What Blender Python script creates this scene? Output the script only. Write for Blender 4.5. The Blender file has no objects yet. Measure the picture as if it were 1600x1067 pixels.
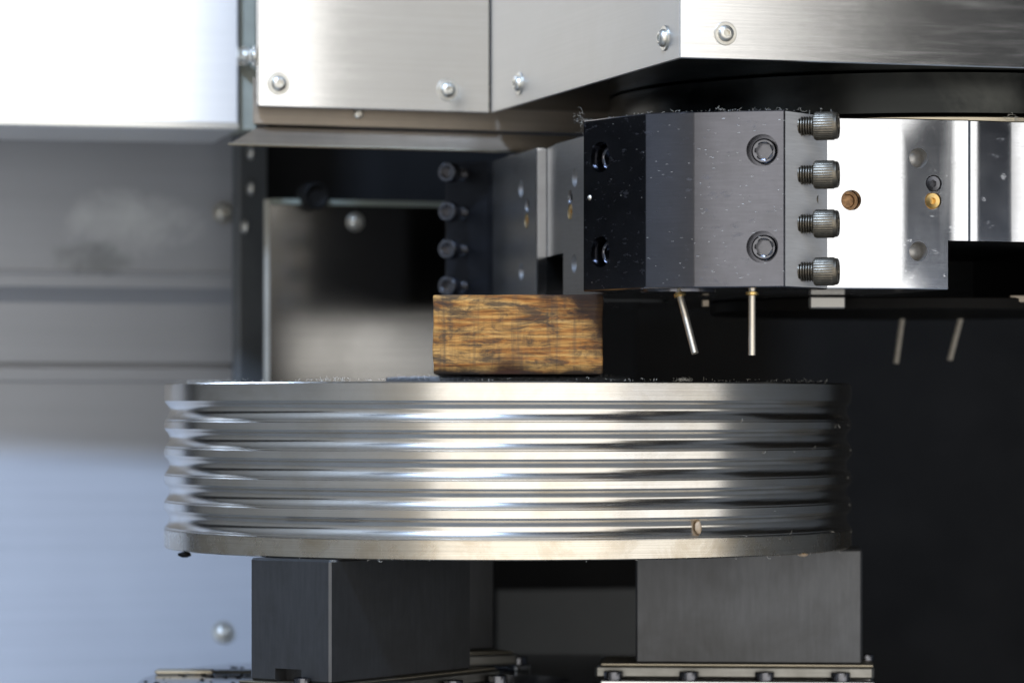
import bpy, bmesh, math, random
from mathutils import Vector, Matrix
random.seed(7)
PI = math.pi
scene = bpy.context.scene
COL = scene.collection
R = math.radians

# ------------------------------------------------------------------ camera
F = 5343.0          # focal length in photo pixels (1600 wide)
D0 = 2.2            # metres from the camera to the pulley axis
HZ = 640.0          # photo row of the eye level
CX = 0.0027         # pulley axis is a little left of the optical axis
cam_d = bpy.data.cameras.new('camera')
cam = bpy.data.objects.new('camera', cam_d); COL.objects.link(cam)
cam.location = (CX, -D0, 0.0)
cam.rotation_euler = (R(90), 0, 0)
cam_d.sensor_width = 36.0
cam_d.lens = 36.0 * F / 1600.0
cam_d.shift_y = (HZ - 533.5) / 1600.0
cam_d.clip_start = 0.05
cam_d.clip_end = 60
cam_d.dof.use_dof = True
cam_d.dof.focus_distance = 1.99
cam_d.dof.aperture_fstop = 7.0
scene.camera = cam

# ------------------------------------------------------------------ world and lamps (workshop interior, no sky or sun)
w = bpy.data.worlds.new('World'); scene.world = w; w.use_nodes = True
w.node_tree.nodes['Background'].inputs[0].default_value = (0.75, 0.85, 1.0, 1)
w.node_tree.nodes['Background'].inputs[1].default_value = 0.012
scene.view_settings.view_transform = 'Standard'
scene.view_settings.look = 'None'
scene.view_settings.exposure = 0.0
scene.view_settings.gamma = 1.0

def area(name, loc, target, sx, sy, radiance, color):
    l = bpy.data.lights.new(name, 'AREA')
    l.shape = 'RECTANGLE'; l.size = sx; l.size_y = sy
    l.energy = radiance * PI * sx * sy
    l.color = color
    o = bpy.data.objects.new(name, l); COL.objects.link(o)
    o.location = loc
    o.rotation_euler = (Vector(target) - Vector(loc)).to_track_quat('-Z', 'Y').to_euler()
    return o
# the open machine door and the bright workshop beyond it
area('door_light', (-0.37, -2.75, 0.40), (-0.37, 0, 0.40), 4.70, 3.3, 2.0, (1.0, 0.985, 0.96))
# cool tube lamp high at the front left
area('key_lamp', (-0.45, -1.2, 1.37), (-0.15, 0.2, -0.02), 0.16, 0.13, 640, (0.48, 0.66, 1.0))
# added panel lamp low at the right, brightens the pulley, stays under the turret
area('low_fill_lamp', (1.09, -0.88, -0.135), (0.13, -0.18, -0.135), 0.82, 0.33, 1.9, (1.0, 0.99, 0.97))
# dimmer, cooler part of the workshop seen beyond the right door post
area('far_opening', (2.65, -2.75, -0.13), (0.4, 0.2, -0.13), 1.5, 0.52, 0.38, (0.50, 0.66, 1.0))

# ------------------------------------------------------------------ helpers
def P(px, py, d):
    """photo measurement (column, row) at a distance d from the lens -> metres"""
    return Vector(((px - 800.0) / F * d + CX, d - D0, (HZ - py) / F * d))
def XY(X, d):
    return (X + CX, d - D0)
WM = {}
def link(o, parent=None, M=None):
    COL.objects.link(o)
    M = M or Matrix.Identity(4)
    o.matrix_basis = M
    WM[o.name] = M
    if parent:
        o.parent = parent
        o.matrix_parent_inverse = WM[parent.name].inverted()
    return o
def smooth(me, ang=35):
    me.polygons.foreach_set('use_smooth', [True] * len(me.polygons))
    try: me.set_sharp_from_angle(angle=R(ang))
    except Exception: pass
def to_mesh(name, bm, m, ang=35):
    bmesh.ops.recalc_face_normals(bm, faces=bm.faces)
    me = bpy.data.meshes.new(name); bm.to_mesh(me); bm.free()
    me.materials.append(m); smooth(me, ang)
    return me
def obj(name, bm, m, parent=None, M=None, ang=35):
    me = to_mesh(name, bm, m, ang)
    return link(bpy.data.objects.new(name, me), parent, M)
def inst(name, me, parent=None, M=None):
    return link(bpy.data.objects.new(name, me), parent, M)
def tag(o, label, cat, group=None, kind=None):
    o['label'] = label; o['category'] = cat
    if group: o['group'] = group
    if kind: o['kind'] = kind
    return o
def thing(name, loc, label, cat, group=None):
    o = bpy.data.objects.new(name, None); o.empty_display_size = 0.02
    link(o, None, Matrix.Translation(Vector(loc)))
    return tag(o, label, cat, group)
def frame(origin, zdir, up=(0, 0, 1)):
    z = Vector(zdir).normalized(); u = Vector(up)
    if abs(z.dot(u)) > 0.99: u = Vector((0, 1, 0))
    x = u.cross(z).normalized(); y = z.cross(x)
    M = Matrix((x, y, z)).transposed().to_4x4(); M.translation = Vector(origin)
    return M
def az(deg, up=0.0):
    """unit vector facing the camera side, turned deg to the right"""
    a = R(deg); e = R(up)
    return Vector((math.sin(a) * math.cos(e), -math.cos(a) * math.cos(e), math.sin(e)))
def bev(bm, w, seg=1, ang=30):
    es = [e for e in bm.edges if len(e.link_faces) == 2 and e.calc_face_angle(0) > R(ang)]
    if es: bmesh.ops.bevel(bm, geom=es, offset=w, segments=seg, profile=0.5, affect='EDGES', clamp_overlap=True)
def box_bm(x0, x1, y0, y1, z0, z1, bevel=0, bm=None, M=None):
    b = bmesh.new()
    vs = [b.verts.new((x, y, z)) for z in (z0, z1) for y in (y0, y1) for x in (x0, x1)]
    for f in ((0,1,3,2),(4,6,7,5),(0,4,5,1),(2,3,7,6),(0,2,6,4),(1,5,7,3)):
        b.faces.new([vs[i] for i in f])
    bmesh.ops.recalc_face_normals(b, faces=b.faces)
    if bevel: bev(b, bevel)
    if M: bmesh.ops.transform(b, matrix=M, verts=b.verts)
    return merge(bm, b) if bm else b
def merge(a, b):
    me = bpy.data.meshes.new('tmp'); b.to_mesh(me); b.free(); a.from_mesh(me); bpy.data.meshes.remove(me)
    return a
def prism(pts, z0, z1, bevel=0, ang=10):
    b = bmesh.new()
    lo = [b.verts.new((x, y, z0)) for x, y in pts]; hi = [b.verts.new((x, y, z1)) for x, y in pts]
    n = len(pts)
    b.faces.new(lo[::-1]); b.faces.new(hi)
    for i in range(n): b.faces.new((lo[i], lo[(i+1) % n], hi[(i+1) % n], hi[i]))
    bmesh.ops.recalc_face_normals(b, faces=b.faces)
    if bevel: bev(b, bevel, 1, ang)
    return b
def loops(ls, cap0=True, cap1=True, bm=None):
    """skin closed loops (lists of equal length) one after another"""
    b = bm or bmesh.new()
    R_ = [[b.verts.new(p) for p in l] for l in ls]
    n = len(ls[0])
    for a, c in zip(R_[:-1], R_[1:]):
        for i in range(n): b.faces.new((a[i], a[(i+1) % n], c[(i+1) % n], c[i]))
    if cap0: b.faces.new(R_[0][::-1])
    if cap1: b.faces.new(R_[-1])
    return b
def circ(r, z, n=36): return [(r*math.cos(2*PI*i/n), r*math.sin(2*PI*i/n), z) for i in range(n)]
def hexl(af, z, n=36):
    out = []
    for i in range(n):
        t = 2*PI*i/n; k = ((t + PI/6) % (PI/3)) - PI/6
        r = af / math.cos(k); out.append((r*math.cos(t), r*math.sin(t), z))
    return out
def star(r, dr, z, n=72): return [((r - (dr if i % 2 else 0))*math.cos(2*PI*i/n), (r - (dr if i % 2 else 0))*math.sin(2*PI*i/n), z) for i in range(n)]
def lathe(prof, n=96, close=False):
    return loops([circ(r, z, n) for r, z in prof], True, True)
def tube(pts, r, n=8, cap=True, bm=None):
    pts = [Vector(p) for p in pts]; ls = []
    for i, p in enumerate(pts):
        t = (pts[min(i+1, len(pts)-1)] - pts[max(i-1, 0)]).normalized()
        M = frame(p, t, (0.3, 0.2, 1))
        rr = r[i] if isinstance(r, (list, tuple)) else r
        ls.append([tuple(M @ Vector(q)) for q in circ(rr, 0, n)])
    return loops(ls, cap, cap, bm)
def cut(o, cutters):
    """cut closed shapes out of a mesh object for good"""
    b = bmesh.new()
    for c in cutters: merge(b, c)
    bmesh.ops.recalc_face_normals(b, faces=b.faces)
    me = bpy.data.meshes.new('cutter'); b.to_mesh(me); b.free()
    me.materials.append(o.data.materials[0])
    c = bpy.data.objects.new('cutter', me); COL.objects.link(c)
    m = o.modifiers.new('cut', 'BOOLEAN'); m.operation = 'DIFFERENCE'; m.solver = 'EXACT'; m.object = c
    m.use_self = True
    dg = bpy.context.evaluated_depsgraph_get(); dg.update()
    new = bpy.data.meshes.new_from_object(o.evaluated_get(dg))
    o.modifiers.clear(); old = o.data; o.data = new; new.name = old.name
    bpy.data.objects.remove(c); bpy.data.meshes.remove(me)
    smooth(new, 30)
def cyl_at(p, direc, r, h, back=0.0, n=32):
    """closed cylinder running from p - direc*h to p + direc*back"""
    b = loops([circ(r, -h, n), circ(r, back, n)])
    bmesh.ops.transform(b, matrix=frame(p, direc), verts=b.verts)
    return b

# ------------------------------------------------------------------ materials
def nodes(m):
    m.use_nodes = True; nt = m.node_tree
    return nt, nt.nodes['Principled BSDF']
def N(nt, t, **kw):
    n = nt.nodes.new(t)
    for k, v in kw.items(): setattr(n, k, v)
    return n
def noise(nt, scale_vec, scale=1.0, detail=3, rough=0.55, dist=0.0):
    tc = N(nt, 'ShaderNodeTexCoord'); mp = N(nt, 'ShaderNodeMapping')
    mp.inputs['Scale'].default_value = scale_vec
    nz = N(nt, 'ShaderNodeTexNoise'); nz.inputs['Scale'].default_value = scale
    nz.inputs['Detail'].default_value = detail; nz.inputs['Roughness'].default_value = rough
    nz.inputs['Distortion'].default_value = dist
    nt.links.new(tc.outputs['Object'], mp.inputs[0]); nt.links.new(mp.outputs[0], nz.inputs['Vector'])
    return nz
def ramp(nt, src, stops):
    r = N(nt, 'ShaderNodeValToRGB'); el = r.color_ramp.elements
    while len(el) > 1: el.remove(el[-1])
    el[0].position = stops[0][0]; el[0].color = stops[0][1]
    for p, c in stops[1:]:
        e = el.new(p); e.color = c
    nt.links.new(src, r.inputs[0]); return r
def g(v): return (v, v, v, 1)
def mixc(nt, fac, a, b, mode='MIX'):
    m = N(nt, 'ShaderNodeMix', data_type='RGBA', blend_type=mode)
    for sock, v in ((m.inputs[0], fac), (m.inputs[6], a), (m.inputs[7], b)):
        if hasattr(v, 'is_output'): nt.links.new(v, sock)
        else: sock.default_value = v if not isinstance(v, (int, float)) or sock is m.inputs[0] else g(v)
    return m.outputs[2]
def metal(name, col, rough, streak=(4, 4, 1500), amp=0.25, stain=None, stain_amt=0.0, rvar=0.10, bump=0.15, metallic=1.0, stain_scale=14, aniso=0.0, coat=0.0):
    m = bpy.data.materials.new(name); nt, b = nodes(m)
    b.inputs['Metallic'].default_value = metallic
    s1 = noise(nt, streak, 1.0, 4, 0.6)
    s2 = noise(nt, (1, 1, 1), stain_scale, 6, 0.65, 0.4)
    c = mixc(nt, ramp(nt, s1.outputs[0], [(0.3, g(1 - amp)), (0.7, g(1 + 0.0))]).outputs[0], 0.0, col + (1,), 'MULTIPLY')
    c1 = N(nt, 'ShaderNodeMix', data_type='RGBA', blend_type='MULTIPLY'); c1.inputs[0].default_value = 1.0
    c1.inputs[6].default_value = col + (1,)
    nt.links.new(ramp(nt, s1.outputs[0], [(0.3, g(1 - amp)), (0.7, g(1.0))]).outputs[0], c1.inputs[7])
    out = c1.outputs[2]
    if stain:
        f = ramp(nt, s2.outputs[0], [(0.42, g(0.0)), (0.75, g(stain_amt))])
        out = mixc(nt, f.outputs[0], out, stain + (1,))
    nt.links.new(out, b.inputs['Base Color'])
    rr = N(nt, 'ShaderNodeMath', operation='MULTIPLY_ADD'); rr.inputs[1].default_value = rvar * 2; rr.inputs[2].default_value = rough - rvar
    nt.links.new(s2.outputs[0], rr.inputs[0]); nt.links.new(rr.outputs[0], b.inputs['Roughness'])
    if bump:
        bp = N(nt, 'ShaderNodeBump'); bp.inputs['Strength'].default_value = bump; bp.inputs['Distance'].default_value = 0.0004
        nt.links.new(s1.outputs[0], bp.inputs['Height']); nt.links.new(bp.outputs[0], b.inputs['Normal'])
    if aniso: b.inputs['Anisotropic'].default_value = aniso
    if coat: b.inputs['Coat Weight'].default_value = coat
    for n_ in [n_ for n_ in nt.nodes if n_.type == 'MIX' and not n_.outputs[2].links]: nt.nodes.remove(n_)
    return m
def plain(name, col, rough=0.5, metallic=0.0, var=0.25, scale=60, bump=0.0):
    m = bpy.data.materials.new(name); nt, b = nodes(m)
    s = noise(nt, (1, 1, 1), scale, 5, 0.6)
    r = ramp(nt, s.outputs[0], [(0.3, tuple(c * (1 - var) for c in col) + (1,)), (0.7, tuple(min(1, c * (1 + var)) for c in col) + (1,))])
    nt.links.new(r.outputs[0], b.inputs['Base Color'])
    b.inputs['Roughness'].default_value = rough; b.inputs['Metallic'].default_value = metallic
    if bump:
        bp = N(nt, 'ShaderNodeBump'); bp.inputs['Strength'].default_value = bump; bp.inputs['Distance'].default_value = 0.001
        nt.links.new(s.outputs[0], bp.inputs['Height']); nt.links.new(bp.outputs[0], b.inputs['Normal'])
    return m
M_pulley = metal('turned_steel', (0.67, 0.635, 0.575), 0.22, (5, 5, 2200), 0.18, (0.42, 0.34, 0.23), 0.35, 0.05, 0.03, stain_scale=30)
M_pulley_edge = metal('rusted_turned_steel', (0.66, 0.60, 0.50), 0.27, (10, 10, 1500), 0.22, (0.36, 0.26, 0.14), 0.6, 0.06, 0.05, stain_scale=45)
M_cast = plain('rough_cast_face', (0.22, 0.22, 0.22), 0.5, 0.8, 0.5, 400, 0.5)
M_oxide = metal('black_oxide_steel', (0.135, 0.135, 0.150), 0.20, (60, 60, 900), 0.15, (0.10, 0.10, 0.105), 0.6, 0.06, 0.02, stain_scale=40)
M_oxide2 = metal('dark_blued_steel', (0.048, 0.049, 0.054), 0.42, (60, 60, 600), 0.2, (0.03, 0.03, 0.034), 0.5, 0.08, 0.06)
M_steel = metal('ground_steel', (0.70, 0.71, 0.73), 0.16, (30, 30, 1600), 0.12, (0.45, 0.44, 0.42), 0.35, 0.05, 0.02, stain_scale=40)
M_cover = metal('brushed_stainless', (0.82, 0.81, 0.79), 0.15, (6, 6, 2600), 0.14, (0.55, 0.54, 0.52), 0.3, 0.04, 0.035, stain_scale=9)
M_white = metal('bright_cabinet_sheet', (0.96, 0.955, 0.94), 0.30, (8, 8, 500), 0.04, (0.8, 0.79, 0.76), 0.2, 0.04, 0.02, metallic=0.6)
M_hem = metal('cabinet_hem', (0.62, 0.61, 0.57), 0.35, (8, 8, 500), 0.04)
M_cream = plain('cream_trim', (0.34, 0.345, 0.28), 0.5, 0.0, 0.15, 30)
M_flap = metal('dull_brown_steel', (0.34, 0.28, 0.21), 0.45, (12, 12, 500), 0.2, (0.16, 0.14, 0.12), 0.6, 0.06, 0.03, metallic=0.35)
M_side = plain('unseen_side_paint', (0.48, 0.465, 0.43), 0.6, 0.0, 0.1, 6)
M_wall = metal('grey_painted_sheet', (0.42, 0.425, 0.44), 0.50, (3, 3, 120), 0.08, (0.43, 0.44, 0.45), 0.45, 0.06, 0.03, metallic=0.2, stain_scale=11)
def patch(m, cx, cz, rx, rz, col, amt, scale):
    nt = m.node_tree; b = nt.nodes['Principled BSDF']
    tc = N(nt, 'ShaderNodeTexCoord'); sx = N(nt, 'ShaderNodeSeparateXYZ'); nt.links.new(tc.outputs['Object'], sx.inputs[0])
    def sq(o_, c_, r_):
        a = N(nt, 'ShaderNodeMath', operation='MULTIPLY_ADD'); a.inputs[1].default_value = 1/r_; a.inputs[2].default_value = -c_/r_; nt.links.new(o_, a.inputs[0])
        p_ = N(nt, 'ShaderNodeMath', operation='MULTIPLY'); nt.links.new(a.outputs[0], p_.inputs[0]); nt.links.new(a.outputs[0], p_.inputs[1]); return p_.outputs[0]
    ad = N(nt, 'ShaderNodeMath', operation='ADD'); nt.links.new(sq(sx.outputs[0], cx, rx), ad.inputs[0]); nt.links.new(sq(sx.outputs[2], cz, rz), ad.inputs[1])
    nz = noise(nt, (1, 1, 1), scale, 7, 0.66, 0.5)
    sb = N(nt, 'ShaderNodeMath', operation='MULTIPLY_ADD'); sb.inputs[1].default_value = 2.6; nt.links.new(nz.outputs[0], sb.inputs[0]); nt.links.new(ad.outputs[0], sb.inputs[2])
    f = ramp(nt, sb.outputs[0], [(0.0, g(amt)), (1.0, g(amt))]); nt.nodes.remove(f)
    mr = N(nt, 'ShaderNodeMapRange'); mr.inputs[1].default_value = 1.2; mr.inputs[2].default_value = 2.2; mr.inputs[3].default_value = amt; mr.inputs[4].default_value = 0.0
    nt.links.new(sb.outputs[0], mr.inputs[0])
    old = b.inputs['Base Color'].links[0].from_socket
    nt.links.new(mixc(nt, mr.outputs[0], old, col + (1,)), b.inputs['Base Color'])
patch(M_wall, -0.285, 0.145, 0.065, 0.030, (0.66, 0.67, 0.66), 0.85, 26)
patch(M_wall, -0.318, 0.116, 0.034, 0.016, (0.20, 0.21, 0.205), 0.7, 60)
def smears(m, scale_vec, lo, hi, rough):
    nt = m.node_tree; b = nt.nodes['Principled BSDF']
    nz = noise(nt, scale_vec, 1.0, 8, 0.7, 0.3)
    f = ramp(nt, nz.outputs[0], [(lo, g(0.0)), (hi, g(1.0))])
    old = b.inputs['Roughness'].links[0].from_socket
    mx = N(nt, 'ShaderNodeMix', data_type='FLOAT'); nt.links.new(f.outputs[0], mx.inputs[0]); nt.links.new(old, mx.inputs[2]); mx.inputs[3].default_value = rough
    nt.links.new(mx.outputs[0], b.inputs['Roughness'])
smears(M_cover, (14, 14, 160), 0.48, 0.85, 0.23)
smears(M_oxide, (120, 120, 300), 0.58, 0.70, 0.42)
smears(M_steel, (90, 90, 200), 0.60, 0.72, 0.36)
M_plate = metal('guard_plate_steel', (0.27, 0.26, 0.24), 0.16, (5, 5, 900), 0.15, (0.2, 0.19, 0.17), 0.4, 0.05, 0.008)
M_dark = plain('dark_enclosure', (0.0065, 0.0058, 0.005), 0.6, 0.0, 0.4, 12)
M_dark.node_tree.nodes['Principled BSDF'].inputs['Specular IOR Level'].default_value = 0.1
M_ring = metal('dark_ring_steel', (0.024, 0.025, 0.024), 0.24, (8, 8, 300), 0.2, (0.09, 0.09, 0.08), 0.6, 0.08, 0.05)
M_flange = metal('oily_tan_steel', (0.50, 0.44, 0.33), 0.35, (8, 8, 300), 0.2)
M_jaw = metal('machined_grey_jaw', (0.085, 0.086, 0.088), 0.40, (300, 300, 40), 0.2, (0.05, 0.048, 0.045), 0.6, 0.06, 0.10, metallic=0.75, stain_scale=22)
M_strip = metal('dull_ground_strip', (0.30, 0.29, 0.26), 0.4, (20, 20, 600), 0.2, (0.15, 0.14, 0.12), 0.6, 0.06, 0.05, stain_scale=30)
M_chuck = metal('polished_chuck_face', (0.55, 0.56, 0.58), 0.17, (40, 40, 40), 0.15, (0.25, 0.24, 0.22), 0.4, 0.06, 0.04)
M_bolt = metal('oiled_bolt_steel', (0.19, 0.165, 0.125), 0.42, (200, 200, 200), 0.3, (0.05, 0.045, 0.04), 0.7, 0.06, 0.05, stain_scale=150)
M_black_bolt = metal('black_bolt_steel', (0.14, 0.14, 0.15), 0.25, (200, 200, 200), 0.2)
M_zinc = metal('zinc_screw', (0.74, 0.71, 0.63), 0.40, (200, 200, 200), 0.15, (0.3, 0.27, 0.22), 0.4, 0.05, 0.03, stain_scale=120)
M_brass = metal('brass', (0.72, 0.50, 0.20), 0.25, (200, 200, 200), 0.15, (0.35, 0.24, 0.1), 0.4, 0.05, 0.03, stain_scale=200)
M_rust = plain('rusty_bore', (0.30, 0.17, 0.08), 0.5, 0.6, 0.5, 400)
M_pipe = metal('dull_copper_nickel_pipe', (0.66, 0.60, 0.50), 0.38, (300, 300, 60), 0.15)
M_swarf = plain('fine_swarf', (0.62, 0.59, 0.52), 0.4, 0.3, 0.3, 300)
M_flake = plain('tan_chip', (0.42, 0.31, 0.2), 0.7, 0.0, 0.4, 500)
def wood_mat():
    m = bpy.data.materials.new('worn_pine'); nt, b = nodes(m)
    a = noise(nt, (12, 40, 140), 1.0, 7, 0.62, 1.2)
    base = ramp(nt, a.outputs[0], [(0.28, (0.10, 0.04, 0.012, 1)), (0.40, (0.33, 0.125, 0.026, 1)), (0.52, (0.52, 0.265, 0.070, 1)), (0.75, (0.57, 0.35, 0.13, 1))])
    fine = noise(nt, (60, 60, 900), 1.0, 5, 0.7, 0.5)
    fr = ramp(nt, fine.outputs[0], [(0.40, g(0.35)), (0.56, g(1.0))])
    c = N(nt, 'ShaderNodeMix', data_type='RGBA', blend_type='MULTIPLY'); c.inputs[0].default_value = 0.75
    nt.links.new(base.outputs[0], c.inputs[6]); nt.links.new(fr.outputs[0], c.inputs[7])
    cross = noise(nt, (260, 30, 22), 1.0, 4, 0.6)
    saw = ramp(nt, cross.outputs[0], [(0.50, g(0.0)), (0.70, g(0.6))])
    o1 = mixc(nt, saw.outputs[0], c.outputs[2], (0.10, 0.065, 0.035, 1))
    st = noise(nt, (0.7, 1.0, 2.0), 62, 7, 0.70, 0.6)
    sr = ramp(nt, st.outputs[0], [(0.47, g(0.0)), (0.60, g(0.80))])
    o2 = mixc(nt, sr.outputs[0], o1, (0.035, 0.027, 0.020, 1))
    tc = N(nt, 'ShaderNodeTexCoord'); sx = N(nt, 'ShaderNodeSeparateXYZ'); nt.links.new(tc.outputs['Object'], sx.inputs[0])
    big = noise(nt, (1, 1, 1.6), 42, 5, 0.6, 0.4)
    # tool block shadow and oil painted into the upper right corner, ragged outline
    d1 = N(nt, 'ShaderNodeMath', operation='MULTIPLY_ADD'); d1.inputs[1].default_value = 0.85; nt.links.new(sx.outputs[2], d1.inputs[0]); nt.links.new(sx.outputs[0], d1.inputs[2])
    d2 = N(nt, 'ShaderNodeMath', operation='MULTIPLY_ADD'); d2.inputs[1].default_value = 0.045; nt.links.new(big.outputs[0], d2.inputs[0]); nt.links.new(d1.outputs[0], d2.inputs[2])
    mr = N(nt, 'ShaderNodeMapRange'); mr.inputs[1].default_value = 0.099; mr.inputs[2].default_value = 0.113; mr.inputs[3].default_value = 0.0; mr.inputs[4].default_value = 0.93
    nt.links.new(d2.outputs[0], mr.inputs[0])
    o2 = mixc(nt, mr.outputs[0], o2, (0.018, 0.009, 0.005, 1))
    # dark lower edge with a ragged limit
    e1 = N(nt, 'ShaderNodeMath', operation='MULTIPLY_ADD'); e1.inputs[1].default_value = 0.012; nt.links.new(big.outputs[0], e1.inputs[0]); nt.links.new(sx.outputs[2], e1.inputs[2])
    e2 = N(nt, 'ShaderNodeMapRange'); e2.inputs[1].default_value = 0.0275; e2.inputs[2].default_value = 0.0325; e2.inputs[3].default_value = 0.95; e2.inputs[4].default_value = 0.0
    nt.links.new(e1.outputs[0], e2.inputs[0])
    o2 = mixc(nt, e2.outputs[0], o2, (0.012, 0.008, 0.006, 1))
    # knot: a dark ellipse with rings at the lower edge of the near side
    mp = N(nt, 'ShaderNodeMapping'); mp.inputs['Location'].default_value = (-0.0003, 0, -0.0222); mp.vector_type = 'POINT'
    nt.links.new(tc.outputs['Object'], mp.inputs[0])
    m2 = N(nt, 'ShaderNodeMapping'); m2.inputs['Scale'].default_value = (1.0, 0.0, 1.25); nt.links.new(mp.outputs[0], m2.inputs[0])
    wob = noise(nt, (1, 1, 1), 140, 3, 0.6)
    ln = N(nt, 'ShaderNodeVectorMath', operation='LENGTH'); nt.links.new(m2.outputs[0], ln.inputs[0])
    l2 = N(nt, 'ShaderNodeMath', operation='MULTIPLY_ADD'); l2.inputs[1].default_value = 0.004; nt.links.new(wob.outputs[0], l2.inputs[0]); nt.links.new(ln.outputs['Value'], l2.inputs[2])
    kr = ramp(nt, l2.outputs[0], [(0.0, g(0.85)), (0.0055, g(0.95)), (0.0075, g(0.75)), (0.0095, g(0.9)), (0.0120, g(0.35)), (0.0160, g(0.0))])
    o2 = mixc(nt, kr.outputs[0], o2, (0.035, 0.012, 0.005, 1))
    b.inputs['Specular IOR Level'].default_value = 0.2
    nt.links.new(o2, b.inputs['Base Color']); b.inputs['Roughness'].default_value = 0.72
    bp = N(nt, 'ShaderNodeBump'); bp.inputs['Strength'].default_value = 0.6; bp.inputs['Distance'].default_value = 0.0008
    nt.links.new(fine.outputs[0], bp.inputs['Height']); nt.links.new(bp.outputs[0], b.inputs['Normal'])
    return m
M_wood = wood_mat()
M_knot = plain('dark_knot', (0.10, 0.035, 0.014), 0.7, 0.0, 0.5, 260, 0.4)

# ------------------------------------------------------------------ screw meshes (local +z points out of the surface, z = 0 lies on it)
def mesh_button(r, m=M_zinc):
    b = loops([circ(r*0.98, 0), circ(r, r*0.10), circ(r*0.93, r*0.34), circ(r*0.72, r*0.56), circ(r*0.46, r*0.66), hexl(r*0.34, r*0.64), hexl(r*0.33, r*0.25)])
    return to_mesh('button_head', b, m, 40)
def mesh_washer(r, m=M_zinc):
    b = loops([circ(r, 0), circ(r, r*0.10), circ(r*0.96, r*0.14), circ(r*0.2, r*0.14)])
    return to_mesh('washer', b, m)
def mesh_cap(r, h, m, knurl=False, depth=0.55, hx=0.50):
    n = 72 if knurl else 36
    if knurl: ls = [circ(r*0.88, 0, n), circ(r*0.95, h*0.03, n), star(r, r*0.045, h*0.09, n), star(r, r*0.045, h*0.80, n), circ(r*0.95, h*0.85, n), circ(r*0.93, h*0.95, n), circ(r*0.84, h, n)]
    else: ls = [circ(r*0.97, 0, n), circ(r, h*0.05, n), circ(r, h*0.86, n), circ(r*0.97, h*0.94, n), circ(r*0.88, h, n)]
    ls += [circ(r*(hx+0.14), h, n), hexl(r*hx, h*0.93, n), hexl(r*hx, h*(1-depth), n)]
    return to_mesh('cap_head', loops(ls), m, 32)
def mesh_thread(r, l, pitch, m):
    ls = [circ(r*0.9, -l, 24)]; z = -l + pitch*0.5
    while z < -pitch*0.6:
        ls += [circ(r, z - pitch*0.12, 24), circ(r, z + pitch*0.12, 24), circ(r*0.84, z + pitch*0.5, 24)]; z += pitch
    ls += [circ(r*0.86, 0, 24)]
    return to_mesh('thread', loops(ls), m, 25)
BUTTON = mesh_button(0.0052); WASHER = mesh_washer(0.0073)
def cover_screw(parent, p, direc, s=1.0):
    M = frame(p, direc) @ Matrix.Rotation(random.uniform(0, 1), 4, 'Z') @ Matrix.Scale(s, 4)
    o = inst('screw', BUTTON, parent, M @ Matrix.Translation((0, 0, 0.0008)))
    inst('washer', WASHER, o, M)
    return o

def wall_panel(name, a, b, z0, z1, thick, m, parent, bevel=0.0008):
    """upright sheet between two plan points, thickness going away from the camera"""
    a = Vector(a); b = Vector(b); t = (b - a).normalized(); n = Vector((-t.y, t.x))
    if n.y < 0: n = -n
    pts = [a, b, b + n*thick, a + n*thick]
    return obj(name, prism([(p.x, p.y) for p in pts], z0, z1, bevel), m, parent)

# ================================================================== SETTING
o = obj('back_wall', box_bm(-2.0, 2.2, 1.05, 1.1, -0.9, 1.3), M_dark); o['kind'] = 'structure'
o = obj('side_wall_or_added_panel', box_bm(-1.12, -1.1, -0.84, 0.52, 0.36, 1.5), M_side); o['kind'] = 'structure'      # unseen panel added for the pulley grooves to reflect, gap left dark below
o = obj('ceiling', box_bm(-1.1, 1.4, -1.0, 1.05, 1.5, 1.52), plain('ceiling_paint', (0.55, 0.54, 0.52), 0.6, 0.0, 0.1, 6)); o['kind'] = 'structure'
o = obj('floor', box_bm(-2.0, 2.2, -1.6, 1.1, -0.62, -0.6), plain('chip_pan_paint', (0.30, 0.30, 0.29), 0.55, 0.0, 0.2, 8)); o['kind'] = 'structure'
o = obj('side_wall_or_added_panel', prism([(-0.6, 0.07), (-0.6, -2.6), (1.0, -2.6), (1.0, -0.85), (0.07, -0.75), (0.07, 0.52), (-0.6, 0.52)][1:] + [(-0.6, 0.07)], -1.12, -1.10), M_side); o['kind'] = 'structure'  # unseen wall, outline stepped to shape reflections in pulley and tool block
for v in o.data.vertices: v.co = Vector((v.co.z, v.co.y, v.co.x))
o.data.flip_normals()
o = obj('side_wall_or_added_panel', box_bm(1.40, 1.42, -0.70, 1.05, -0.6, 1.0), plain('right_wall_paint', (0.17, 0.17, 0.165), 0.6, 0.0, 0.2, 6)); o['kind'] = 'structure'

# left enclosure wall: a folded sheet, run along a direction that recedes to the right
t = thing('enclosure_panel', P(190, 1000, 2.62), 'blurred grey folded sheet metal panel with horizontal ribs at far left', 'machine panel')
wa = Vector(XY(-0.62, 2.518)); wb = Vector(XY(-0.195, 2.669))
tw = (wb - wa).normalized(); nw = Vector((tw.y, -tw.x))      # nw points to the camera
zz = lambda y: (HZ - y) / F * 2.63
prof = [(60, 0.0), (423, 0.0), (425, 0.003), (429, 0.003), (431, 0.001), (449, 0.001), (452, -0.003), (473, -0.016), (475, -0.016),
        (566, -0.016), (568, -0.022), (573, -0.022), (575, -0.013), (595, -0.013), (597, -0.016), (690, -0.016)]
for k in range(1, 9):
    a = R(24) * k / 8; prof.append((690 + 5 * k, -0.016 + 0.0022 * k * math.sin(a)))
yl, ol = prof[-1]
prof.append((1190, ol + (zz(yl) - zz(1190)) * math.tan(R(24))))
ring = prof + [(y, o_ - 0.004) for y, o_ in reversed(prof)]
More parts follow.
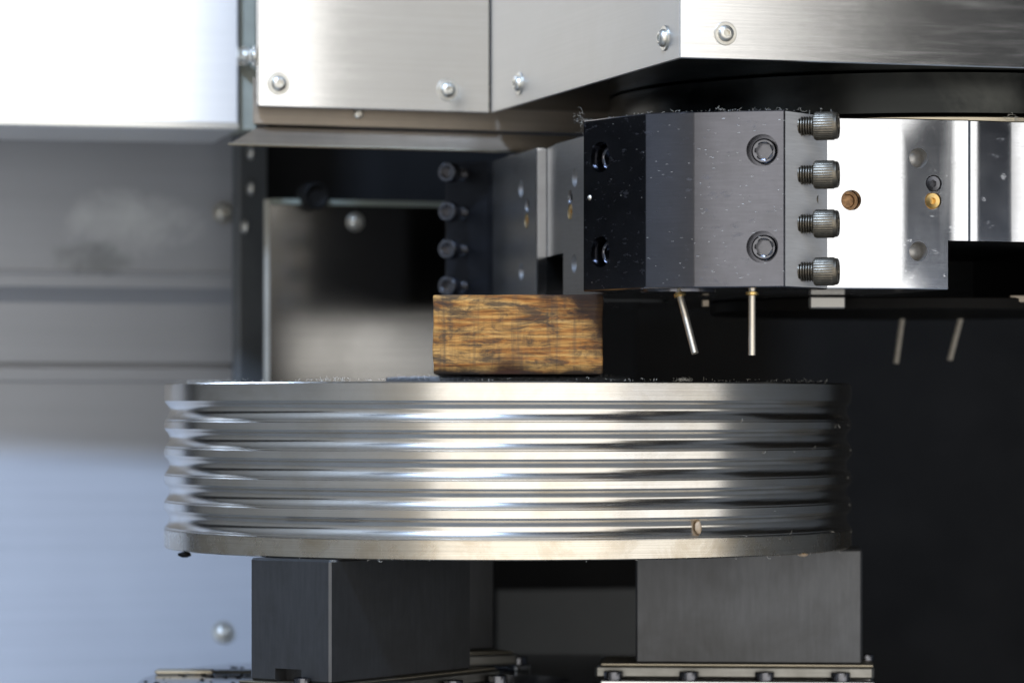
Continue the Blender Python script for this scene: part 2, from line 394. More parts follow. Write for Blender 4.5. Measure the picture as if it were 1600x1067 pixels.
b = loops([[(q_.x + nw.x*o_, q_.y + nw.y*o_, zz(y)) for y, o_ in ring] for q_ in (wa, wb)])
obj('folded_sheet', b, M_wall, t, ang=30)
def on_wall(px, y):
    d = 2.63
    for _ in range(4):
        X = (px - 800) / F * d + CX; d = wa.y + (X - wa.x) * tw.y / tw.x + D0
    return Vector((X, d - D0, (HZ - y) / F * d))
zq = zz(985); oq = ol + (zz(yl) - zq) * math.tan(R(24)); kq = (349 - 800) / F
sq_ = (wa.x + nw.x*oq - CX - kq*(wa.y + nw.y*oq + D0)) / (kq*tw.y - tw.x)
cover_screw(t, Vector((wa.x + tw.x*sq_ + nw.x*oq, wa.y + tw.y*sq_ + nw.y*oq, zq)), Vector((nw.x, nw.y, 0.45)), 1.25)
p = on_wall(348, 333); cover_screw(t, p + Vector((nw.x, nw.y, 0.0))*0.002, Vector((nw.x, nw.y, 0.0)), 1.2)

# narrow dark upright beside the guard plate
t = thing('corner_post', P(396, 700, 2.56), 'narrow dark upright strip between left panel and guard plate', 'machine post')
pa, pb = XY((374-800)/F*2.58, 2.58), XY((418-800)/F*2.60, 2.60)
wall_panel('strip', pa, pb, -0.035, 0.30, 0.009, plain('dark_grey_paint', (0.10, 0.105, 0.105), 0.45, 0.0, 0.2, 20), t)
for x, y in ((393, 240), (393, 295), (384, 355)):
    q = P(x, y, 2.579); M = frame(q, az(-70))
    inst('screw', BUTTON, t, M)

# guard plate
t = thing('guard_plate', P(550, 590, 2.52), 'blurred upright steel guard plate with pale edge behind the wood block', 'guard plate')
ga, gb = XY((415-800)/F*2.50, 2.50), XY((720-800)/F*2.545, 2.545)
wall_panel('plate', ga, gb, -0.035, 0.1535, 0.004, M_plate, t)
M_lip = plain('pale_edge', (0.42, 0.40, 0.34), 0.45, 0.3, 0.1, 40)
wall_panel('edge_strip', (ga[0]-0.0005, ga[1]-0.003), (ga[0]+0.0032, ga[1]-0.0017), -0.035, 0.1535, 0.0028, M_lip, t, 0.0004)
M_lip2 = plain('green_grey_edge', (0.21, 0.23, 0.19), 0.5, 0.1, 0.1, 40)
wall_panel('top_strip', (ga[0]+0.004, ga[1]-0.004), (gb[0], gb[1]-0.004), 0.1500, 0.1540, 0.0032, M_lip2, t, 0.0004)
q = P(555, 347, 2.52); cover_screw(t, q, az(24), 0.95)
t = thing('round_plug', P(495, 303, 2.5), 'round black plug on the top edge of the guard plate', 'plug')
b = loops([circ(0.010, -0.02), circ(0.010, 0), circ(0.0085, 0.001), circ(0.0085, 0.0), circ(0.005, -0.003)])
obj('plug_body', b, M_dark, t, frame(P(495, 306, 2.495), az(20)))

# dark panel over the guard plate
t = thing('recess_panel', P(560, 260, 2.72), 'dark recessed panel between the ledge and the guard plate', 'machine panel')
M_recess_panel = plain('very_dark_grey', (0.007, 0.007, 0.007), 0.6, 0.0, 0.2, 20)
M_recess_panel.node_tree.nodes['Principled BSDF'].inputs['Specular IOR Level'].default_value = 0.12
wall_panel('sheet', XY(-0.22, 2.68), XY(0.10, 2.74), -0.1, 0.4, 0.004, M_recess_panel, t)

# dim plate low behind the chuck
t = thing('lower_guard', P(900, 1000, 2.7), 'dim dark plate standing low behind the chuck', 'guard plate')
wall_panel('sheet', XY((776-800)/F*2.72, 2.72), XY((1180-800)/F*2.77, 2.77), -0.4, -0.143, 0.004, plain('dim_plate', (0.022, 0.022, 0.019), 0.45, 0.2, 0.2, 20), t)

# ================================================================== COVERS ABOVE
ZC = 0.1983
# white cabinet at the upper left
ca = Vector(XY((-300-800)/F*2.336, 2.336)); cb = Vector(XY((373-800)/F*2.403, 2.403))
tc_ = (cb - ca).normalized(); nc = Vector((tc_.y, -tc_.x))
ZCB = 0.1962
t = thing('cabinet', (ca.x, ca.y, ZCB), 'overexposed white sheet metal cabinet at the upper left', 'cabinet')
b = prism([tuple(ca), tuple(cb), tuple(cb - nc*0.12), tuple(ca - nc*0.12)], ZCB, 0.46, 0.0015)
obj('body', b, M_white, t)
lip = [(ca + nc*0.0015), (cb + nc*0.0015), (cb + nc*0.0003), (ca + nc*0.0003)]
obj('bottom_hem', prism([tuple(v) for v in lip], ZCB + 0.0005, ZCB + 0.0055, 0.0005), M_hem, t)
tr = [XY((374-800)/F*2.415, 2.415), XY((401-800)/F*2.42, 2.42)]
wall_panel('corner_trim', tr[0], tr[1], ZCB + 0.001, 0.46, 0.05, M_cream, t)
q = P(382, 88, 2.405); 
s = cover_screw(t, q, az(-35), 0.9)

# slide cover (brushed, left of the turret head)
pa = Vector(XY((403-800)/F*2.236, 2.236)); pb = Vector(XY((765-800)/F*2.2885, 2.2885))
t = thing('slide_cover', (pa.x, pa.y, ZC), 'brushed steel cover with two washer screws, bright on its left half', 'machine cover')
wall_panel('panel', tuple(pa), tuple(pb), ZC, 0.46, 0.002, M_cover, t, 0.0006)
tp = (pb - pa).normalized(); npn = Vector((tp.y, -tp.x))
bk = Vector((pa.x + 0.004, pa.y + 0.09))
wall_panel('side_return', (pa.x + 0.0003, pa.y + 0.0025), (bk.x + 0.0005, bk.y), ZC + 0.001, 0.46, 0.002, M_cover, t)
def on_line(a, tdir, px, y):
    d = a.y + D0
    for _ in range(6):
        X = (px - 800)/F*d + CX; d = a.y + (X - a.x)*tdir.y/tdir.x + D0
    return Vector((X, d - D0, (HZ - y)/F*d))
for x, y in ((435, 131), (699, 141)):
    q = on_line(pa, tp, x, y); cover_screw(t, q, (npn.x, npn.y, 0), 1.0)
# little screw on the left return
M = frame(P(398, 88, 2.24), az(-80)); s = inst('screw', BUTTON, t, M @ Matrix.Scale(0.9, 4)); inst('washer', WASHER, s, M @ Matrix.Scale(0.9, 4))
# shaded apron under the slide cover
a0 = pa - npn*0.012; b0 = pb - npn*0.012 + tp*0.10
wall_panel('apron', tuple(a0), tuple(b0), 0.1875, ZC + 0.02, 0.002, M_flap, t)
inst('screw', BUTTON, t, frame(on_line(a0, tp, 560, 178) + Vector((0, -0.0002, 0)), (npn.x, npn.y, 0)) @ Matrix.Scale(0.7, 4))

# drip ledge
la = P(403, 199, 2.252); lb_ = la + Vector((tp.x, tp.y, 0))*0.26
fa = P(357, 226, 2.240); fb = fa + Vector((tp.x, tp.y, 0))*0.30
t = thing('drip_ledge', fa, 'long thin brown grey drip ledge sloping under the slide cover', 'ledge')
b = bmesh.new()
vs = [b.verts.new(v) for v in (la, lb_, fb, fa)]
f = b.faces.new(vs); bmesh.ops.solidify(b, geom=[f], thickness=0.0016)
obj('sloping_sheet', b, M_flap, t)
b = tube([fa + Vector((0, -0.0004, 0.0002)), fb + Vector((0, -0.0004, 0.0002))], 0.0009, 8)
obj('rolled_lip', b, M_flange, t)

# turret head cover (two sheets meeting at the near corner)
na = Vector(XY((1062-800)/F*1.93, 1.93)); ra = Vector(XY((1062-800)/F*1.93 + 0.36, 1.93 + 0.36*math.tan(R(16)))); lb2 = Vector(XY((767-800)/F*2.288, 2.288))
t = thing('turret_cover', (na.x, na.y, ZC), 'angled brushed steel hood over the turret, white on its front left part', 'machine cover')
wall_panel('front_sheet', tuple(na), tuple(ra), ZC, 0.46, 0.002, M_cover, t, 0.0006)
dl = (lb2 - na).normalized(); nl = Vector((dl.y, -dl.x))
if nl.x > 0: nl = -nl
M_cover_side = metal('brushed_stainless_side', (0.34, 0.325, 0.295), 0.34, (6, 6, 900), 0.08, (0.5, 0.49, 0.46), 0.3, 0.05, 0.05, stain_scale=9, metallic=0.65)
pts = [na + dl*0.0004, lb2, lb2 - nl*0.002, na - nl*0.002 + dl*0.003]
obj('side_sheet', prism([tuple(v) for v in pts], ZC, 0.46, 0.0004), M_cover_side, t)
# folded seam strip where it meets the slide cover
sm = [lb2 + nl*0.0012, lb2 + nl*0.0012 + tp*-0.0042, lb2 + tp*-0.0042 - npn*-0.001, lb2]
# underside plate
un = [na + dl*0.004 - nl*0.004, lb2 - nl*0.003 + dl*0.05, Vector((0.62, 0.25)), ra - Vector((0, -0.004))]
obj('underside', prism([(v.x, v.y) for v in un], ZC + 0.004, ZC + 0.008), M_ring, t)
for x, y in ((812, 131), (1039, 60)):
    q = on_line(na, dl, x, y); cover_screw(t, q, (nl.x, nl.y, 0), 1.0)
tf = (ra - na).normalized(); nf = Vector((tf.y, -tf.x))
cover_screw(t, on_line(na, tf, 1133, 53), (nf.x, nf.y, 0), 0.92)

# ================================================================== TURRET
PSI = R(16.5)
C = Vector((0.26 + CX, 2.236 - D0))
U = Vector((math.cos(PSI), math.sin(PSI))); V = Vector((math.sin(PSI), -math.cos(PSI)))
A_ = 0.236
ZT, ZB = 0.1690, 0.0700
turret = thing('turret', (C.x, C.y, ZB), 'square steel tool turret with bright ground faces and drilled holes', 'turret')
FR = C + A_*U + A_*V; BR = C + A_*U - A_*V; BL = C - A_*U - A_*V
pl = [XY(0.100, 1.972), XY(0.1815, 1.9785), XY(0.2255, 1.985), XY(0.2490, 1.9921), XY(0.2560, 1.9941), XY(0.2600, 1.9950), XY(0.2668, 1.9962), XY(0.2674, 1.9982), XY(0.2715, 1.9989), XY(0.2745, 1.9997), XY(0.2900, 2.0060), XY(0.2935, 2.0070), XY(0.3080, 2.0094), XY(0.3090, 2.0070),
      tuple(FR), tuple(BR), tuple(BL), XY(0.0025, 2.26), XY(0.0157, 2.206), XY(0.0227, 2.2076), XY(0.0284, 2.167), XY(0.0435, 2.112), XY(0.075, 1.990)]
body = obj('turret_body', prism(pl, ZB, ZT, 0.0006, 24), M_steel, turret)
def on_seg(a, b, px, y):
    a = Vector(a); b = Vector(b); t_ = (b - a)
    # intersect the sight line through column px with the plan segment
    k = (px - 800) / F; c0 = Vector((CX, -D0))
    # c0 + d*(k,1) = a + s*t
    den = k * t_.y - t_.x
    s = ((a.x - c0.x) - k * (a.y - c0.y)) / den
    p_ = a + s * t_; d = p_.y + D0
    n = Vector((t_.y, -t_.x)).normalized()
    if n.y > 0: n = -n
    return Vector((p_.x, p_.y, (HZ - y) / F * d)), Vector((n.x, n.y, 0))
hs = 0.00575
cutters = []
frontB = (pl[2], pl[3]); frontA = (pl[1], pl[2]); leftN = (pl[21], pl[20]); leftF = (pl[18], pl[17])
extra = []
for seg, x, y, r, dep, kind in ((frontB, 1435, 247, hs, 0.016, None), (frontB, 1435, 393, hs, 0.016, None), (frontB, 1459, 287, 0.0050, 0.004, 'set'),
                          (frontB, 1458, 314, 0.0052, 0.004, 'brass'), (frontA, 1330, 313, 0.0060, 0.014, 'rust'),
                          (leftN, 898, 278, hs, 0.016, None), (leftN, 897, 412, hs, 0.016, None), (leftN, 891, 309, 0.005, 0.004, 'set'), (leftN, 891, 331, 0.0052, 0.003, 'brass'),
                          (leftF, 814, 295, hs, 0.016, None), (leftF, 814.5, 424, hs, 0.016, None), (leftF, 824, 322, 0.005, 0.004, 'set'), (leftF, 823, 345, 0.0052, 0.003, 'brass')):
    q, n = on_seg(*seg, x, y)
    if kind is None:      # drilled hole with a rounded bottom
        hb = loops([circ(r*math.cos(a_), -dep*0.45 - r*math.sin(a_), 32) for a_ in [R(x_) for x_ in (84, 74, 64, 54, 44, 34, 24, 16, 8, 0)]] + [circ(r, 0.004, 32)])
        bmesh.ops.transform(hb, matrix=frame(q, n), verts=hb.verts); cutters.append(hb)
    else: cutters.append(cyl_at(q, n, r, dep, 0.004))
    extra.append((q, n, r, dep, kind))
# rectangular notches in the lower half of each seen face
M3 = Matrix(((U.x, -V.x, 0, C.x), (U.y, -V.y, 0, C.y), (0, 0, 1, 0), (0, 0, 0, 1)))     # local x along the face, local y inward
q, _ = on_seg(pl[4], pl[5], 1481, 300)
lx = (Vector((q.x, q.y)) - C).dot(U)
cutters.append(box_bm(lx, lx + 0.13, -A_ - 0.03, -A_ + 0.26, ZB - 0.02, 0.0985, M=M3))
q1, _ = on_seg(*leftN, 880, 300); q2, _ = on_seg(*leftF, 838.0, 300)
ly1 = -(Vector((q1.x, q1.y)) - C).dot(V); ly2 = -(Vector((q2.x, q2.y)) - C).dot(V)
cutters.append(box_bm(-A_ - 0.03, -A_ + 0.08, ly1, ly2 - 0.0005, ZB - 0.02, 0.0985, M=M3))
cut(body, cutters)
M_steel_shaded = metal('shaded_ground_steel', (0.21, 0.205, 0.195), 0.40, (60, 60, 900), 0.2, (0.2, 0.19, 0.18), 0.5, 0.06, 0.02, stain_scale=40)  # left faces: rougher copy of the steel, shade put into a darker colour
body.data.materials.append(M_steel_shaded)
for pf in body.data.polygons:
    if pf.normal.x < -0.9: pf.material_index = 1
M_recess = metal('darkened_recess', (0.030, 0.031, 0.032), 0.35, (60, 60, 300), 0.2)  # notch walls coloured near black so the hollow stays dark
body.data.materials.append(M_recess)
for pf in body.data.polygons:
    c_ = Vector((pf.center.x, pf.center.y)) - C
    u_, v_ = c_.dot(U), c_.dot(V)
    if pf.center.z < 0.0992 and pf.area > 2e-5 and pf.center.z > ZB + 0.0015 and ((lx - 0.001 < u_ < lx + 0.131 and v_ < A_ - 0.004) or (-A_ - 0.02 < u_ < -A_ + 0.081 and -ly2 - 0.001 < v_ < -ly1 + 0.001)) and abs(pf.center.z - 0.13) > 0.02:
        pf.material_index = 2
M_bore = metal('drilled_bore', (0.55, 0.54, 0.52), 0.5, (300, 300, 300), 0.3, (0.25, 0.2, 0.15), 0.5, 0.05, 0.0, stain_scale=200)
body.data.materials.append(M_bore); kb_ = len(body.data.materials) - 1
for pf in body.data.polygons:
    for q_, n_, r_, d_, k_ in extra:
        if k_ is None and (pf.center - q_).length < d_ * 1.2 and -(pf.center - q_).dot(n_) > 0.0003: pf.material_index = kb_
SETS = to_mesh('set_screw', loops([circ(0.0046, -0.004), circ(0.0047, -0.0006), circ(0.0043, 0), hexl(0.0021, -0.0002), hexl(0.0021, -0.003)]), M_black_bolt)
BRS = to_mesh('brass_plug', loops([circ(0.0048, -0.003), circ(0.0049, -0.0004), circ(0.0044, 0.0002), circ(0.0020, 0.0), circ(0.0018, -0.0028)]), M_brass)
RST = to_mesh('bore_liner', loops([circ(0.0056, -0.003), circ(0.0057, -0.0005), circ(0.0040, -0.0008), circ(0.0036, -0.0028)]), M_rust)
for q, n, r, dep, kind in extra:
    if kind == 'set': inst('set_screw', SETS, turret, frame(q - n*0.0008, n))
    if kind == 'brass': inst('nozzle', BRS, turret, frame(q - n*0.0006, n))
    if kind == 'rust': inst('bore_liner', RST, turret, frame(q - n*0.0065, n))
def disc(name, r0, z0, z1, m, parent, n=128, ch=0.0008):
    b = loops([circ(r0 - ch, z0, n), circ(r0, z0 + ch, n), circ(r0, z1 - ch, n), circ(r0 - ch, z1, n)])
    return obj(name, b, m, parent, Matrix.Translation((C.x, C.y, 0)))
disc('flange', 0.2035, ZT - 0.0004 + 0.0008, 0.1745, M_flange, turret)
disc('swivel_ring', 0.197, 0.1762, ZC + 0.0035, M_ring, turret)
disc('groove_ring', 0.190, 0.1745, 0.1762, M_dark, turret, ch=0.0002)
disc('lower_hub', 0.13, 0.062, ZB - 0.0005, M_dark, turret)
# bright spacer showing under the turret
b = prism([XY(0.197, 2.262), XY(0.218, 2.255), XY(0.221, 2.262), XY(0.221, 2.30), XY(0.197, 2.30)], 0.066, 0.0742, 0.0006)

# ------------------------------------------------------------------ cap screws
CAPB = mesh_cap(0.0081, 0.0140, M_bolt, True, 0.5)
THRB = mesh_thread(0.0056, 0.0200, 0.0015, M_bolt)
CAPS = mesh_cap(0.0072, 0.008, M_black_bolt, False, 0.7, 0.60)
CAPL = mesh_cap(0.0068, 0.0115, M_black_bolt, True, 0.55)
THRL = mesh_thread(0.0045, 0.020, 0.0015, M_black_bolt)

# ------------------------------------------------------------------ main tool block
bp_ = [XY(0.0416, 2.003), XY(0.0761, 1.9535), XY(0.1032, 1.9415), XY(0.1539, 1.930), XY(0.1818, 1.968), XY(0.178, 1.9765), XY(0.101, 1.970), XY(0.0742, 1.988), XY(0.0600, 2.035)]
BZ0, BZ1 = 0.0691, 0.16916
tb = thing('tool_block', (0.11, -0.23, BZ0), 'black faceted tool block on the turret corner with four bolts sticking out at right', 'tool block')
blk = obj('block_body', prism(bp_, BZ0, BZ1, 0.0007, 6), M_oxide, tb)
cs = []; scr = []
for seg, x, y in (((bp_[2], bp_[3]), 1191, 235), ((bp_[2], bp_[3]), 1191, 386), ((bp_[0], bp_[1]), 938, 246), ((bp_[0], bp_[1]), 938, 394)):
    q, n = on_seg(*seg, x, y)
    cs.append(cyl_at(q, n, 0.0091, 0.0148, 0.004)); scr.append((q, n))
q, n = on_seg(bp_[0], bp_[1], 921, 309); cs.append(cyl_at(q, n, 0.002, 0.004, 0.004, 16)); plug = (q, n)  # plug: place of the small hole that takes the added glint ball
cut(blk, cs)
M_oxide_side = metal('light_grey_side', (0.62, 0.62, 0.62), 0.5, (60, 60, 900), 0.15, metallic=0.35)  # right side face in a lighter, rougher grey
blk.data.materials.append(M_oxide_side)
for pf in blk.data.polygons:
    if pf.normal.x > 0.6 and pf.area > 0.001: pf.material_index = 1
for q, n in scr:
    inst('cap_screw', CAPS, tb, frame(q - n*0.0138, n) @ Matrix.Rotation(0.4, 4, 'Z'))
# little steel ball added in the small hole to give its glint
b = loops([circ(0.0019*math.cos(a), 0.0019*math.sin(a), 16) for a in (-0.6, 0, 0.5, 1.0, 1.4)])
obj('glint_ball', b, M_zinc, tb, frame(plug[0] - plug[1]*0.001, plug[1]))
# protruding bolts: from the right-hand side face, running out to the right
baz = az(77)
for y in (197.5, 273.5, 350, 424.5):
    root = P(1272, y, 1.944)
    M = frame(root, baz) @ Matrix.Rotation(random.uniform(0, 1), 4, 'Z')
    bo = inst('bolt', CAPB, tb, M)
    inst('thread', THRB, bo, M @ Matrix.Translation((0, 0, 0.0004)))
# small stub between the bolts
b = loops([circ(0.0042, -0.02, 24), circ(0.0042, 0, 24), circ(0.0034, 0.001, 24), hexl(0.002, 0.0008, 24), hexl(0.002, -0.003, 24)])
obj('grub_screw', b, M_bolt, tb, frame(P(1277, 312, 1.962), az(77)))
# coolant pipes under the block
def pipe(parent, a, b_, r, m, collar=None):
    a = Vector(a); b_ = Vector(b_); ax = (b_ - a).normalized()
    L = (b_ - a).length
    bb = loops([circ(r, 0, 20), circ(r, L, 20), circ(r*0.72, L, 20), circ(r*0.72, L - 0.01, 20)])
    pob = obj('coolant_pipe', bb, m, parent, frame(a, ax, (0, 1, 0.1)))
    if collar:
        M = frame(a + ax*0.0035, ax, (0, 1, 0.1))
        cb_ = loops([circ(r*1.1, -0.0013, 20), circ(r*1.75, -0.0008, 20), circ(r*1.75, 0.0008, 20), circ(r*1.1, 0.0013, 20)])
        obj('collar', cb_, M_brass, pob, M)
    return pob
pipe(tb, P(1060, 452, 1.965), P(1086, 552, 1.955), 0.00205, M_pipe, True)
pipe(tb, P(1175, 449, 1.955), P(1175, 555, 1.955), 0.00215, M_pipe, True)
# washers / plugs showing under the block
b = loops([circ(0.022, 0, 40), circ(0.022, 0.004, 40)])
obj('bottom_pad', b, M_oxide, tb, Matrix.Translation(P(1060, 448, 1.985) - Vector((0, 0, 0.0035))))

# ------------------------------------------------------------------ left tool block
lp = [XY(-0.0455, 2.340), XY(-0.0165, 2.317), XY(0.0030, 2.262), XY(0.050, 2.40), XY(0.02, 2.47), XY(-0.03, 2.46)]
tl = thing('tool_block', (-0.02, 0.14, BZ0), 'dark blued tool block behind the wood block with bolt heads facing the viewer', 'tool block')
lblk = obj('block_body', prism([XY(-0.0455, 2.340), XY(-0.0165, 2.322), XY(0.0028, 2.300), XY(0.050, 2.40), XY(0.02, 2.47), XY(-0.03, 2.46)], BZ0, 0.1690, 0.0007, 6), M_oxide2, tl)
q, n = on_seg(XY(-0.0165, 2.322), XY(0.0028, 2.300), 779, 361)
cut(lblk, [cyl_at(q, n, 0.004, 0.01, 0.004, 24)])
for y in (270.6, 331.5, 390, 447.5):
    hd = P(708, y, 2.318); ax = az(-22)
    M = frame(hd, ax) @ Matrix.Rotation(random.uniform(0, 1), 4, 'Z')
    bo = inst('bolt', CAPL, tl, M)
    inst('thread', THRL, bo, M)

# ------------------------------------------------------------------ far tool block seen below the turret, with its two pipes
fb_ = thing('tool_block', (0.27, 0.2, BZ0), 'tool block on the far side of the turret showing only two slanting dull pipes', 'tool block')
b = prism([XY(0.19, 2.31), XY(0.30, 2.28), XY(0.325, 2.33), XY(0.33, 2.46), XY(0.20, 2.46)], 0.0665, 0.162, 0.0008)
obj('block_body', b, M_oxide2, fb_)
M_pipe2 = plain('dull_dark_pipe', (0.5, 0.45, 0.37), 0.5, 0.2, 0.15, 200)
pipe(fb_, P(1412, 482, 2.34), P(1400, 567, 2.33), 0.0019, M_pipe2)
pipe(fb_, P(1506, 478, 2.34), P(1484, 562, 2.33), 0.0019, M_pipe2)
b = box_bm(-0.011, 0.011, -0.0035, 0.0035, -0.0036, 0.0036, 0.0008)
obj('spacer', b, M_cover_side, fb_, frame(P(1292, 473, 2.10), az(4)) @ Matrix.Rotation(R(-90), 4, 'X'))
for x, y, w_ in ((1500, 470, 0.0025), (1597, 467, 0.008), (1102, 474, 0.0022)):
    bb = loops([circ(w_, -0.003, 20), circ(w_, 0.0005, 20), circ(w_*0.8, 0.001, 20)])
    b2 = box_bm(-w_, w_, -0.0022, 0.0022, -0.002, 0.002, 0.0005); bb.free()
    obj('lug', b2, M_flap, fb_, frame(P(x, y, 2.12), az(5)))

# ================================================================== PULLEY
RP = 0.22
def kz(y): return (HZ - y) * 1.98 / F
lands = [(595.5, 626.5), (658.5, 673), (704, 718.5), (750.3, 765), (796, 811), (842, 876)]
prof_top, segs = [], []
c = 0.0007
pul = thing('pulley', (0, 0, kz(876)), 'large turned steel pulley with five belt grooves resting on the jaws', 'pulley')
def groove(y0, y1, dep=0.0034, n=20):
    """rounded belt groove running from row y0 down to row y1, upper lip first"""
    z0, z1 = kz(y0), kz(y1); out = []
    for i in range(1, n):
        u = i / n
        um = 0.46
        v_ = u / um if u < um else (1 - u) / (1 - um)
        out.append((RP - dep * (1 - (1 - v_) ** 2), z0 + (z1 - z0) * u))
    return out
NP = 256
def zprof(k0):
    return None
# top band down to the start of bottom band = rim; bottom band = its own part (rusty)
z = []
ztop = kz(595.5)
z += [(0.172, ztop), (RP - 0.0012, ztop), (RP, ztop - 0.0009)]
for i, (a_, b_) in enumerate(lands):
    if i > 0: z += [(RP - c, kz(a_)), (RP, kz(a_) - c)]
    if i == len(lands) - 1: break
    z += [(RP, kz(b_) + c*0.6), (RP - c*0.6, kz(b_))]
    z += groove(b_, lands[i+1][0])
zb0 = kz(842) - c
z += [(RP, zb0 - 0.0002), (0.172, zb0 - 0.0002)]
b = loops([circ(r_, zz_, NP) for r_, zz_ in z], False, False)
# close the inner side
obj('grooved_rim', b, M_pulley, pul, ang=28)
zb = kz(876)
b = loops([circ(r_, zz_, NP) for r_, zz_ in ((0.172, zb0 - 0.0004), (RP, zb0 - 0.0004), (RP, zb + 0.0007), (RP - 0.0007, zb), (0.165, zb))], False, False)
obj('bottom_band', b, M_pulley_edge, pul, ang=28)
# web and hub
b = loops([circ(r_, zz_, 128) for r_, zz_ in ((0.173, ztop - 0.0002), (0.168, ztop - 0.004), (0.085, ztop - 0.004), (0.0785, ztop - 0.003), (0.0785, 0.0200), (0.0778, 0.0207), (0.030, 0.0207), (0.030, -0.05), (0.08, -0.07), (0.17, -0.07))], False, False)
obj('hub', b, M_cast, pul, ang=28)

# ================================================================== WOOD BLOCK
wd = thing('wood_block', (0.004, -0.1, 0.0208), 'worn orange brown wooden block lying on top of the pulley', 'wood block')
x0, x1 = (677-800)/F*2.02 + CX, (942-800)/F*2.02 + CX
y0, y1 = 2.02 - D0, 2.02 - D0 + 0.135
z0, z1 = 0.0209, 0.0679
b = bmesh.new()
bmesh.ops.create_grid(b, x_segments=1, y_segments=1, size=1)
b.free()
b = box_bm(x0, x1, y0, y1, z0, z1)
bev(b, 0.0012, 2)
bmesh.ops.subdivide_edges(b, edges=[e for e in b.edges if e.calc_length() > 0.02], cuts=22, use_grid_fill=True)
from mathutils import noise as mn
for v in b.verts:
    p_ = v.co
    k = mn.noise(Vector((p_.x*30, p_.y*30, p_.z*160))) * 0.0006 + mn.noise(p_*55) * 0.0006
    if p_.z < z0 + 0.001: k = 0
    v.co.x += k * (1 if p_.x > 0 else -1); v.co.y += k * 0.7
    if p_.z > z1 - 0.0005: v.co.z += mn.noise(Vector((p_.x*60, p_.y*60, 3))) * 0.0007
    # lower edge rounded off and chewed
    if p_.z < z0 + 0.004 and p_.y < y0 + 0.004: v.co.y += 0.0016
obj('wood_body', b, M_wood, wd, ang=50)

# ================================================================== CHUCK
ZK = -0.1735
ch = thing('chuck', (0, 0, -0.26), 'round chuck table with polished face under the grey jaws', 'chuck')
cbm = loops([circ(r_, zz_, 128) for r_, zz_ in ((0.236, -0.26), (0.238, -0.258), (0.238, ZK - 0.002), (0.236, ZK), (0.04, ZK), (0.04, ZK - 0.03))])
cbody = obj('chuck_body', cbm, M_chuck, ch, ang=30)
hol = []
for px, py, r_ in ((372, 1034, 0.010), (338, 1057, 0.010), (428, 1062, 0.009)):
    d = -ZK * F / (py - HZ); q = P(px, py, d)
    hol.append(cyl_at(q, (0, 0, 1), r_, 0.015, 0.004, 32))
cut(cbody, hol)
d = 0.1705 * F / (1046 - HZ)
qa, qb = P(243, 1046, d), P(400, 1046, d)
bb = box_bm(qa.x, (qa.x*0.42 + qb.x*0.58), qa.y - 0.006, qa.y + 0.006, ZK + 0.0004, ZK + 0.0034, 0.001)
obj('key_bar', bb, M_brass if False else M_flange, ch)
bb = box_bm((qa.x*0.42 + qb.x*0.58) + 0.0002, qb.x, qa.y - 0.0055, qa.y + 0.006, ZK + 0.0004, ZK + 0.0032, 0.0006)
obj('key_end', bb, M_ring, ch)
# oil specks and chips on the chuck face
sp = bmesh.new()
for k in range(90):
    a = R(random.uniform(150, 215)); r_ = random.uniform(0.12, 0.232)
    s_ = random.uniform(0.0005, 0.0022)
    M = Matrix.Translation((r_*math.cos(a), r_*math.sin(a), ZK + 0.0002)) @ Matrix.Rotation(random.uniform(0, 6), 4, 'Z') @ Matrix.Scale(s_, 4)
    n_ = 7; ls = [[(math.cos(2*PI*i/n_)*random.uniform(.7, 1.3)*q_, math.sin(2*PI*i/n_)*q_, h_) for i in range(n_)] for q_, h_ in ((1, 0), (.8, .35), (.3, .5))]
    bb = loops(ls); bmesh.ops.transform(bb, matrix=M, verts=bb.verts); merge(sp, bb)
o = obj('chips', sp, M_dark); o['kind'] = 'stuff'; tag(o, 'dark specks of swarf scattered over the polished chuck face', 'swarf', kind='stuff')

DOME = mesh_cap(0.0062, 0.0055, M_black_bolt, False, 0.5)
def jaw(deg, label, seen):
    a = R(deg); M = Matrix.Rotation(a, 4, 'Z')
    base = M @ Vector((0.15, 0, ZK))
    t = thing('chuck_jaw', base, label, 'chuck jaw', 'jaws of the chuck')
    jb = box_bm(0.0835, 0.2262, -0.030, 0.030, -0.1602, zb - 0.0003, 0.0013)
    jo = obj('jaw_body', jb, M_jaw, t, M)
    if seen == 'slot':
        me = jo
        cut(jo, [box_bm(0.19, 0.24, -0.012, 0.010, -0.19, -0.1545)]) if False else None
    # hardened base strip and its rail
    bb = box_bm(0.058, 0.2335, -0.0345, 0.0345, -0.1695, -0.1612, 0.0016)
    obj('base_strip', bb, M_strip, t, M)
    bb = box_bm(0.062, 0.2330, -0.0335, 0.0335, -0.1612, -0.1603, 0.0002)
    obj('shim', bb, M_flange, t, M)
    for s_ in (-1, 1):
        bb = box_bm(0.062, 0.2335, min(s_*0.0352, s_*0.047), max(s_*0.0352, s_*0.047), ZK + 0.0002, -0.1697, 0.0008)
        obj('rail', bb, M_cover, t, M)
        for k in range(4):
            obj_m = M @ Matrix.Translation((0.070 + 0.0475*k, s_*0.0405, -0.1697))
            inst('screw', DOME, t, obj_m)
    # end plate screw
    inst('screw', DOME, t, M @ Matrix.Translation((0.2298, 0.012, -0.1612)) @ Matrix.Scale(0.8, 4))
    return t, jo
jaw(-4.5, 'plain grey jaw under the right end of the pulley, its flat side facing us', '')
jL, jLo = jaw(235.5, 'dark jaw under the left of the pulley with one bright vertical corner edge', 'slot')
jaw(115.5, 'chuck jaw at the back, mostly hidden behind the left jaw', '')
